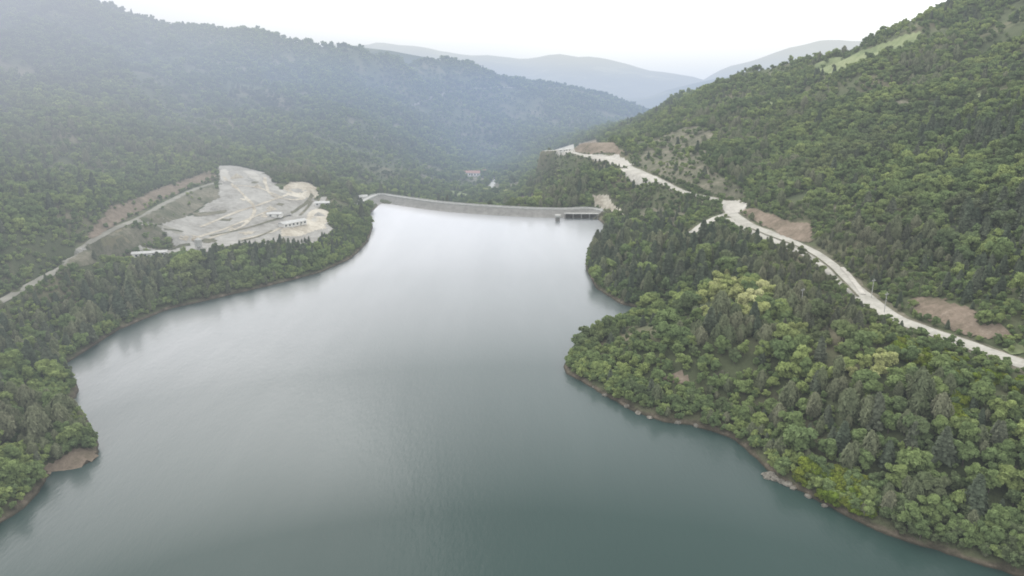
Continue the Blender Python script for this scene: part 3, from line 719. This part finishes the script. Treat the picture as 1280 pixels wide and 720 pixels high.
proto = {}
def make_tree(key, v, loc, rot, s, label, group):
    kd = KINDS[key]; root = empty(kd['name'], loc, rot); root.scale = (s*RNG.uniform(.9,1.12), s*RNG.uniform(.9,1.12), s)
    if (key, v) not in proto:
        c_ = bpy.data.objects.new('crown', kd['crowns'][v]); t_ = bpy.data.objects.new('trunk', kd['trunks'][v % 2])
        proto[(key, v)] = (c_, t_)
    else:
        c_, t_ = [q.copy() for q in proto[(key, v)]]
    for q in (c_, t_): COL.objects.link(q); q.parent = root
    tag(root, label, kd['cat'], group); return root

LIMIT = {'leaf': 290, 'pine': 240, 'twig': 240, 'pale': 300, 'bright': 300}
def node_forest(name, key, idx):
    crowns = [proto[(key, v)][0] for v in range(len(KINDS[key]['crowns']))]
    m_ = bpy.data.meshes.new(name); m_.vertices.add(len(idx))
    m_.vertices.foreach_set('co', np.c_[x[idx], y[idx], z[idx]-.2].astype(np.float32).ravel())
    for nm, ty, arr in (('turn','FLOAT',rz[idx]), ('kindno','INT',vi[idx] % len(crowns))):
        at_ = m_.attributes.new(nm, ty, 'POINT'); at_.data.foreach_set('value', arr.astype(np.float32 if ty == 'FLOAT' else np.int32))
    at_ = m_.attributes.new('size', 'FLOAT_VECTOR', 'POINT'); s3 = sc[idx][:,None]*RNG.uniform(.82, 1.22, (len(idx), 3))
    at_.data.foreach_set('vector', s3.astype(np.float32).ravel())
    o = link(bpy.data.objects.new(name, m_))
    g = bpy.data.node_groups.new(name+'_nodes', 'GeometryNodeTree')
    g.interface.new_socket('Geometry', in_out='INPUT', socket_type='NodeSocketGeometry')
    g.interface.new_socket('Geometry', in_out='OUTPUT', socket_type='NodeSocketGeometry')
    gi = g.nodes.new('NodeGroupInput'); go = g.nodes.new('NodeGroupOutput')
    ip = g.nodes.new('GeometryNodeInstanceOnPoints'); gti = g.nodes.new('GeometryNodeGeometryToInstance')
    for c_ in reversed(crowns):
        oi = g.nodes.new('GeometryNodeObjectInfo'); oi.transform_space = 'ORIGINAL'; oi.inputs['Object'].default_value = c_
        g.links.new(oi.outputs['Geometry'], gti.inputs[0])
    def nattr(nm, ty):
        a_ = g.nodes.new('GeometryNodeInputNamedAttribute'); a_.data_type = ty; a_.inputs['Name'].default_value = nm; return a_.outputs['Attribute']
    cx = g.nodes.new('ShaderNodeCombineXYZ'); g.links.new(nattr('turn','FLOAT'), cx.inputs['Z'])
    g.links.new(gi.outputs[0], ip.inputs['Points']); g.links.new(gti.outputs[0], ip.inputs['Instance'])
    ip.inputs['Pick Instance'].default_value = True
    g.links.new(nattr('kindno','INT'), ip.inputs['Instance Index'])
    e2r = g.nodes.new('FunctionNodeEulerToRotation'); g.links.new(cx.outputs[0], e2r.inputs[0]); g.links.new(e2r.outputs[0], ip.inputs['Rotation'])
    g.links.new(nattr('size','FLOAT_VECTOR'), ip.inputs['Scale'])
    g.links.new(ip.outputs[0], go.inputs[0])
    md = o.modifiers.new('forest', 'NODES'); md.node_group = g
    tag(o, kind='stuff'); return o

inview = (px > -10) & (px < 1290) & (py > -10) & (py < 735)
for key in ('leaf', 'pine', 'twig', 'pale', 'bright'):
    ids = np.where(K == key)[0]
    rank = ids[np.argsort(np.where(inview[ids], dep[ids], dep[ids]+1e5))]
    near = rank[:LIMIT[key]]; near = near[inview[near]] if len(rank) > LIMIT[key] else near
    rest = np.setdiff1d(ids, near)
    nv = len(KINDS[key]['crowns'])
    for c_, i in enumerate(near):
        v = c_ % nv if c_ < nv else vi[i] % nv
        pl = place_name(i)
        make_tree(key, v, (x[i], y[i], z[i]-.2), rz[i], sc[i], LOOK[key] + ' ' + PLACE[pl], LOOK[key].split(' ', 1)[-1] + 's ' + PLACE[pl])
    if len(rest):
        o = node_forest({'leaf':'broadleaf_forest','pine':'pine_forest','twig':'grey_wood','pale':'blossoming_wood','bright':'shrubs'}[key], key, rest)
        tag(o, {'leaf':'dense green broadleaf forest over the hillsides and lake banks','pine':'dark pines scattered through the hillside forest',
                'twig':'grey thin leaved woods beyond the nearest trees','pale':'pale blossoming trees beyond the nearest ones','bright':'yellow green shrubs further off'}[key], 'forest')
for k, (a_, b_, c_, s_) in enumerate(row):
    make_tree('pine', k % 4, (a_, b_, c_-.2), k*1.3, s_, 'small dark conifer in the row in front of the gravel quarry yard', 'conifers in a row before the quarry yard')

# low growth filling the gaps between the trees
xs, ys = np.meshgrid(np.arange(-420, 420, 3.4), np.arange(80, 760, 3.4)); xs = xs.ravel(); ys = ys.ravel()
x2, y2 = np.meshgrid(np.arange(-220, 220, 2.3), np.arange(80, 740, 2.3)); x2 = x2.ravel(); y2 = y2.ravel(); q_ = sdist(x2, y2, LAKE); q_ = (q_ > .5) & (q_ < 10)
xs = np.r_[xs, x2[q_]]; ys = np.r_[ys, y2[q_]]
xs = xs+RNG.uniform(-1.6,1.6,len(xs)); ys = ys+RNG.uniform(-1.6,1.6,len(ys)); zs = height(xs, ys)
px_, py_, d_ = view(xs, ys, zs+2)
okk = (px_ > -60) & (px_ < 1340) & (py_ > 120) & (py_ < 800) & (zs > .8) & (sdist(xs, ys, LAKE) > 1.0) & ((fbm(xs, ys, 40, 501, 3) > -.25) | (sdist(xs, ys, LAKE) < 12))
for L, w_ in ROADS: okk &= seg_dist(xs, ys, [tuple(p) for p in L[::4]+[L[-1]]], False) > w_+1.0
okk &= seg_dist(xs, ys, [tuple(p) for p in dam_line[::4]+[dam_line[-1]]], False) > 15
q_ = RNG.random(len(xs))
for P, ch in CLEAR: okk &= ~(in_poly(xs, ys, P) & (q_ > min(ch*1.2, .5)))
xs, ys, zs = xs[okk], ys[okk], zs[okk]
vv_ = np.zeros(len(xs), bool)
for ox in (0, -60, 60):
    bad = np.zeros(len(xs), bool)
    for s_ in np.linspace(.3, .98, 40):
        bad |= CAM_H+(zs+3-CAM_H)*s_ < height(ox+(xs-ox)*s_, ys*s_)
    vv_ |= ~bad
xs, ys, zs = xs[vv_], ys[vv_], zs[vv_]; print('undergrowth', len(xs))
keep_ = (x, y, z, sc, rz, vi)
x, y, z = xs, ys, zs+.1; sc = RNG.uniform(.25, .48, len(xs))*np.where(sdist(xs, ys, LAKE) < 11, 1.25, 1); rz = RNG.uniform(0, 6.28, len(xs)); vi = RNG.integers(0, 1000, len(xs))
ug = node_forest('undergrowth', 'leaf', np.arange(len(xs))); tag(ug, 'low green undergrowth filling the gaps between the trees', 'undergrowth')
x, y, z, sc, rz, vi = keep_

# rocks and boulders along the waterline
rk = []
def rock_mesh(seed):
    bm = bmesh.new(); bmesh.ops.create_icosphere(bm, subdivisions=2, radius=1)
    rg_ = random.Random(seed)
    for v_ in bm.verts: v_.co *= rg_.uniform(.72, 1.15)
    for v_ in bm.verts: v_.co.z *= .6
    m_ = bpy.data.meshes.new('boulder'); bm.to_mesh(m_); bm.free(); m_.materials.append(M['rock']); return m_
rocks = [rock_mesh(s) for s in range(4)]
for k, (a_, b_, s_) in enumerate([(962,594,2.4),(968,598,2.0),(976,602,1.6),(985,605,1.9),(968,588,1.5),(958,597,1.2),(784,508,1.6),(798,516,1.5),(812,522,1.2),(848,528,1.6),(870,532,1.3),(776,500,1.1),(992,610,1.2),
                                  (742,484,1.0),(756,494,1.3),(905,541,1.1),(1010,620,1.3),(1030,632,1.0)]):
    q = at_z(a_, b_, .2); o = bpy.data.objects.new('boulder', rocks[k % 4]); link(o); o.location = q; o.scale = (s_, s_*.8, s_*.8); o.rotation_euler = (0, 0, k*1.1)
    tag(o, 'pale grey boulder at the waterline of the right headland', 'rock', 'boulders along the right shore')

# ------------------------------------------------------------------ dam
dam = empty('dam', tuple(dam_line[len(dam_line)//2]))
O = Vector(dam.location)
def loft(name, prof, mat, parent=dam, line=dam_line, j=0.0):
    vs = []; fs = []; n_ = len(prof)
    L = smooth_line([tuple(p) for p in line[::2]+[line[-1]]], 3.0)
    for i, p in enumerate(L):
        d = (L[min(i+1,len(L)-1)]-L[max(i-1,0)]); d.z = 0; d.normalize(); s = Vector((-d.y, d.x, 0))   # s points downstream
        for (u, h_) in prof:
            q = p + s*u; vs.append((q.x-O.x, q.y-O.y, p.z+h_-O.z))
    for i in range(len(L)-1):
        for k in range(n_-1): fs.append((i*n_+k, i*n_+k+1, (i+1)*n_+k+1, (i+1)*n_+k))
    return mesh_obj(name, vs, fs, mat, parent)
loft('upstream_face', [(-14,-7.5),(-9,-4.6),(-3.6,-.1)], M['riprap'])
loft('downstream_face', [(3.6,-.1),(20,-9),(50,-27)], M['scrub'])
loft('crest_road', [(-3.6,-.1),(-3.2,0),(3.2,0),(3.6,-.1)], M['concrete'])
loft('parapet', [(-3.55,-.05),(-3.55,.9),(-3.2,.9),(-3.2,0.01)], M['concrete'])
loft('parapet', [(3.2,.01),(3.2,.9),(3.55,.9),(3.55,-.05)], M['concrete'])
tag(dam, 'long low stone faced embankment dam with pale crest road across the lake end', 'dam')
# intake tower with footbridge and the dark spillway mouth
q = at_z(697,276,0)
it = empty('intake_tower', (q[0], q[1], -3))
b = MB(); b.tube([(0,0,0),(0,0,6.5)], [2.0,2.0], 16); b.build('shaft', M['riprap'], it)
b = MB(); b.box(-2.4,2.4,-2.4,2.4,6.5,8.4); b.build('gate_house', M['concrete'], it)
b = MB(); b.box(-.6,.6,2.4,9,6.6,6.9); b.build('footbridge', M['steel'], it)
tag(it, 'small round intake tower standing in the water near the right end of the dam', 'tower')
q = at_z(724,262,6); q = (q[0]+1, q[1]-11.5, 0)
sw = empty('spillway', (q[0], q[1], 0), -.05)
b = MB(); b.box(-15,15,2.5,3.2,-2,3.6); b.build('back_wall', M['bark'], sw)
b = MB()
for k in range(5): b.box(-15+k*7.3,-14.2+k*7.3,-2,2.4,-2,4)
b.build('pier', M['riprap'], sw)
b = MB(); b.box(-15.5,15.5,-1.2,2.4,4.05,4.6); b.build('deck', M['concrete'], sw)
tag(sw, 'dark spillway openings under a deck at the right end of the dam', 'spillway')

# ------------------------------------------------------------------ buildings
def house(name, px_, py_, w, d_, h_, rh, rz_, roofmat, label, cat, group=None, wins=3):
    g_ = ground(px_, py_); root = empty(name, (g_[0], g_[1], g_[2]-.3), rz_)
    b = MB(); b.box(-w/2,w/2,-d_/2,d_/2,0,h_); b.build('wall', M['wall'], root)
    b = MB(); b.gable(-w/2,w/2,-d_/2,d_/2,h_+.01,h_+rh); b.build('roof', roofmat, root)
    for k in range(wins):
        xx = -w/2 + (k+.5)*w/wins
        f_ = MB(); f_.box(xx-.7,xx+.7,-d_/2-.06,-d_/2-.01,h_*.4,h_*.8); fo = f_.build('window', M['pane'], root)
    b = MB(); b.box(w*.2,w*.2+1,-d_/2-.08,-d_/2-.01,.3,2.2) if wins else b.box(-1,1,-d_/2-.08,-d_/2-.01,.3,2.4); b.build('door', M['wood'], root)
    tag(root, label, cat, group); return root
house('house', 583,203,12,9,6,3,.2,M['tile'],'pale house with a faded roof, leftmost of the village in the valley beyond the dam','house','houses in the valley beyond the dam')
house('house', 594,202,14,9,6,3.5,-.1,M['tile'],'long faded red roofed house in the middle of the village beyond the dam','house','houses in the valley beyond the dam')
house('house', 603,200,11,9,7,3.5,.5,M['tile'],'tall faded red roofed house second from right in the village beyond the dam','house','houses in the valley beyond the dam')
house('house', 613,203,12,8,5,3,-.3,M['tile'],'low faded red roofed house, rightmost of the village beyond the dam','house','houses in the valley beyond the dam')
house('dam_keeper_house', 454,250,8,6,3.5,2,.4,M['sheet'],'small white building beside the left end of the dam','building')
house('shed', 444,259,5,4,3,1.2,.2,M['sheet'],'tiny white shed among the trees left of the dam','shed')
house('site_office', 344,271,11,6,3,1.0,.05,M['sheet'],'small bright white sheet roofed cabin in the middle of the gravel yard','cabin', wins=2)
house('warehouse', 366,282,21,7,3.2,1.4,.95,M['sheet'],'long white sheet roofed warehouse at the lake side of the gravel yard','warehouse', wins=6)
house('roadside_shelter', 188,321,20,5,3,1.0,.3,M['sheet'],'long low white roofed shed at the near left end of the gravel yard','shed', wins=4)
house('works_hut', 403,257,12,6,3,1.2,.15,M['sheet'],'white roofed hut on the pale spoil at the right end of the yard','hut', wins=3)
for k, (a_, b_) in enumerate([(703,190),(709,189)]):
    house('container', a_, b_, 9, 4, 3, .4, .1+k*.5, M['sheet'], ['white cabin nearest the bend at the far end of the road','white cabin beside the brown mound at the far end of the road'][k], 'cabin', wins=2)
# concrete silo at the front of the yard
g_ = ground(249,312); r_ = empty('silo', (g_[0], g_[1], g_[2]-.3))
b = MB(); b.tube([(0,0,1.2),(0,0,2.4),(0,0,7),(0,0,8.2)], [.8,2.2,2.2,.5], 14); b.build('tank', M['concrete'], r_)
for sx_ in (-1,1):
    for sy_ in (-1,1):
        b = MB(); b.tube([(sx_*1.5,sy_*1.5,0),(sx_*1.5,sy_*1.5,3)], [.15,.15], 5); b.build('leg', M['steel'], r_)
tag(r_, 'squat pale grey silo at the front edge of the gravel yard', 'silo')

# heaps of gravel standing in the yard
for k, (a_, b_, s_) in enumerate([(284,230,5),(296,222,6),(312,226,5),(322,234,4),(268,262,4),(338,262,4),(356,268,5),(244,300,4),(398,270,5),(290,288,3.5)]):
    g_ = ground(a_, b_); vs = [(0,0,.55)]; fs = []
    for ring in range(1, 5):
        for q in range(14):
            t_ = 2*math.pi*q/14; rr = ring/4*(1+.18*math.sin(3*t_+k)+RNG.uniform(-.06,.06)); vs.append((rr*math.cos(t_), rr*math.sin(t_), .55-.16*ring*(1+RNG.uniform(-.15,.15)) if ring < 4 else -.15))
    for q in range(14): fs.append((0, 1+q, 1+(q+1)%14))
    for ring in range(3):
        for q in range(14): a1 = 1+ring*14+q; a2 = 1+ring*14+(q+1)%14; fs.append((a1, a1+14, a2+14, a2))
    o = mesh_obj('gravel_heap', vs, fs, M['spoil'] if k % 2 else M['gravel'], smooth=True); o.location = (g_[0], g_[1], g_[2]+.4); o.scale = (s_, s_, s_)
    tag(o, 'pale heap of gravel standing in the quarry yard', 'heap', 'gravel heaps in the yard')

# utility poles by the road
def pole(px_, py_, hh, label):
    g_ = ground(px_, py_); r_ = empty('utility_pole', (g_[0], g_[1], g_[2]-.3), .5)
    b = MB(); b.tube([(0,0,0),(0,0,hh)], [.17,.12], 8); b.build('pole', M['concrete'], r_)
    b = MB(); b.box(-1.1,1.1,-.08,.08,hh-1.0,hh-.8); cr = b.build('crossarm', M['steel'], r_)
    for xx in (-.9,0,.9):
        c_ = MB(); c_.tube([(xx,0,hh-.8),(xx,0,hh-.5)], [.07,.05], 6); c_.build('insulator', M['wall'], cr)
    tag(r_, label, 'pole', 'utility poles along the road')
pole(1089,373,9,'pale utility pole behind the road, left of the two by the bend')
pole(1105,392,9,'pale utility pole at the road edge, right of the two by the bend')
pole(1001,385,9,'pale utility pole among the grey trees below the road')

# ------------------------------------------------------------------ haze: one wide body of air over the whole valley
m, nt, out = new_mat('valley_haze')
ab = N(nt, 'ShaderNodeVolumeAbsorption'); ab.inputs['Color'].default_value = (0,0,0,1)
em = N(nt, 'ShaderNodeEmission')  # glow stands in for sunlight scattered by the air
geo = N(nt, 'ShaderNodeNewGeometry'); sx = N(nt, 'ShaderNodeSeparateXYZ'); nt.links.new(geo.outputs['Position'], sx.inputs[0])
def mr(src, f0, f1):
    q_ = N(nt, 'ShaderNodeMapRange', interpolation_type='SMOOTHSTEP'); q_.inputs['From Min'].default_value = f0; q_.inputs['From Max'].default_value = f1
    nt.links.new(src, q_.inputs['Value']); return q_.outputs[0]
left = math_(nt, 'MULTIPLY', mr(sx.outputs['X'], 60, -560), mr(sx.outputs['Y'], 1500, 600))  # extra glowing haze on the left stands in for veiling sun glare
left = math_(nt, 'MULTIPLY', left, math_(nt, 'MULTIPLY_ADD', mr(sx.outputs['Z'], 0, 220), .75, .55))
deep = math_(nt, 'MULTIPLY', math_(nt, 'MAXIMUM', mr(sx.outputs['Y'], 900, 1450), math_(nt, 'MULTIPLY', mr(sx.outputs['Y'], 560, 1050), mr(sx.outputs['X'], 160, -40))), mr(sx.outputs['Y'], 2500, 2000))
deep = math_(nt, 'MULTIPLY', deep, mr(sx.outputs['Z'], 215, 110))
beyond = mr(sx.outputs['Y'], 2300, 2900)
dn = math_(nt, 'MULTIPLY_ADD', left, 1.2e-3, math_(nt, 'MULTIPLY_ADD', deep, 5.6e-4, math_(nt, 'MULTIPLY_ADD', beyond, 2.2e-4, 1.9e-4)))
nt.links.new(dn, ab.inputs['Density']); nt.links.new(dn, em.inputs['Strength'])
hc = mix(nt, left, (.63,.70,.76), (.66,.71,.83)); hc = mix(nt, deep, hc, (.42,.555,.82)); hc = mix(nt, beyond, hc, (1.16,1.16,1.12))
nt.links.new(hc, em.inputs['Color'])
ad = N(nt, 'ShaderNodeAddShader'); nt.links.new(ab.outputs[0], ad.inputs[0]); nt.links.new(em.outputs[0], ad.inputs[1])
nt.links.new(ad.outputs[0], out.inputs['Volume'])
b = MB(); b.box(-7000,7000,-1500,5700,-100,380); hz = b.build('haze', m); tag(hz, kind='structure')
m.cycles.volume_step_rate = 1.0

# ------------------------------------------------------------------ light
w = bpy.data.worlds.new('World'); scene.world = w; w.use_nodes = True; nt = w.node_tree
for nd in list(nt.nodes): nt.nodes.remove(nd)
out = nt.nodes.new('ShaderNodeOutputWorld'); bg = nt.nodes.new('ShaderNodeBackground')
sk = nt.nodes.new('ShaderNodeTexSky'); sk.sky_type = 'NISHITA'; sk.sun_disc = False
SUN_EL, SUN_AZ = R(38), R(-30)                    # azimuth from +Y towards +X
sk.sun_elevation = SUN_EL; sk.sun_rotation = SUN_AZ; sk.dust_density = 4; sk.air_density = 1.2; sk.ozone_density = 1
mx = nt.nodes.new('ShaderNodeMix'); mx.data_type = 'RGBA'; mx.inputs[0].default_value = .82
nt.links.new(sk.outputs[0], mx.inputs[6]); mx.inputs[7].default_value = (14.5,14.4,14.0,1)      # thin overcast over the clear sky
nt.links.new(mx.outputs[2], bg.inputs['Color']); bg.inputs['Strength'].default_value = .15
nt.links.new(bg.outputs[0], out.inputs[0])
sl = bpy.data.lights.new('sun', 'SUN'); sl.energy = 1.75; sl.angle = R(38); sl.color = (1,.96,.9)
so = bpy.data.objects.new('sun', sl); link(so)
dvec = Vector((math.sin(SUN_AZ)*math.cos(SUN_EL), math.cos(SUN_AZ)*math.cos(SUN_EL), math.sin(SUN_EL)))
so.rotation_euler = dvec.to_track_quat('Z', 'Y').to_euler(); so.location = dvec*500 + Vector((0,500,0))
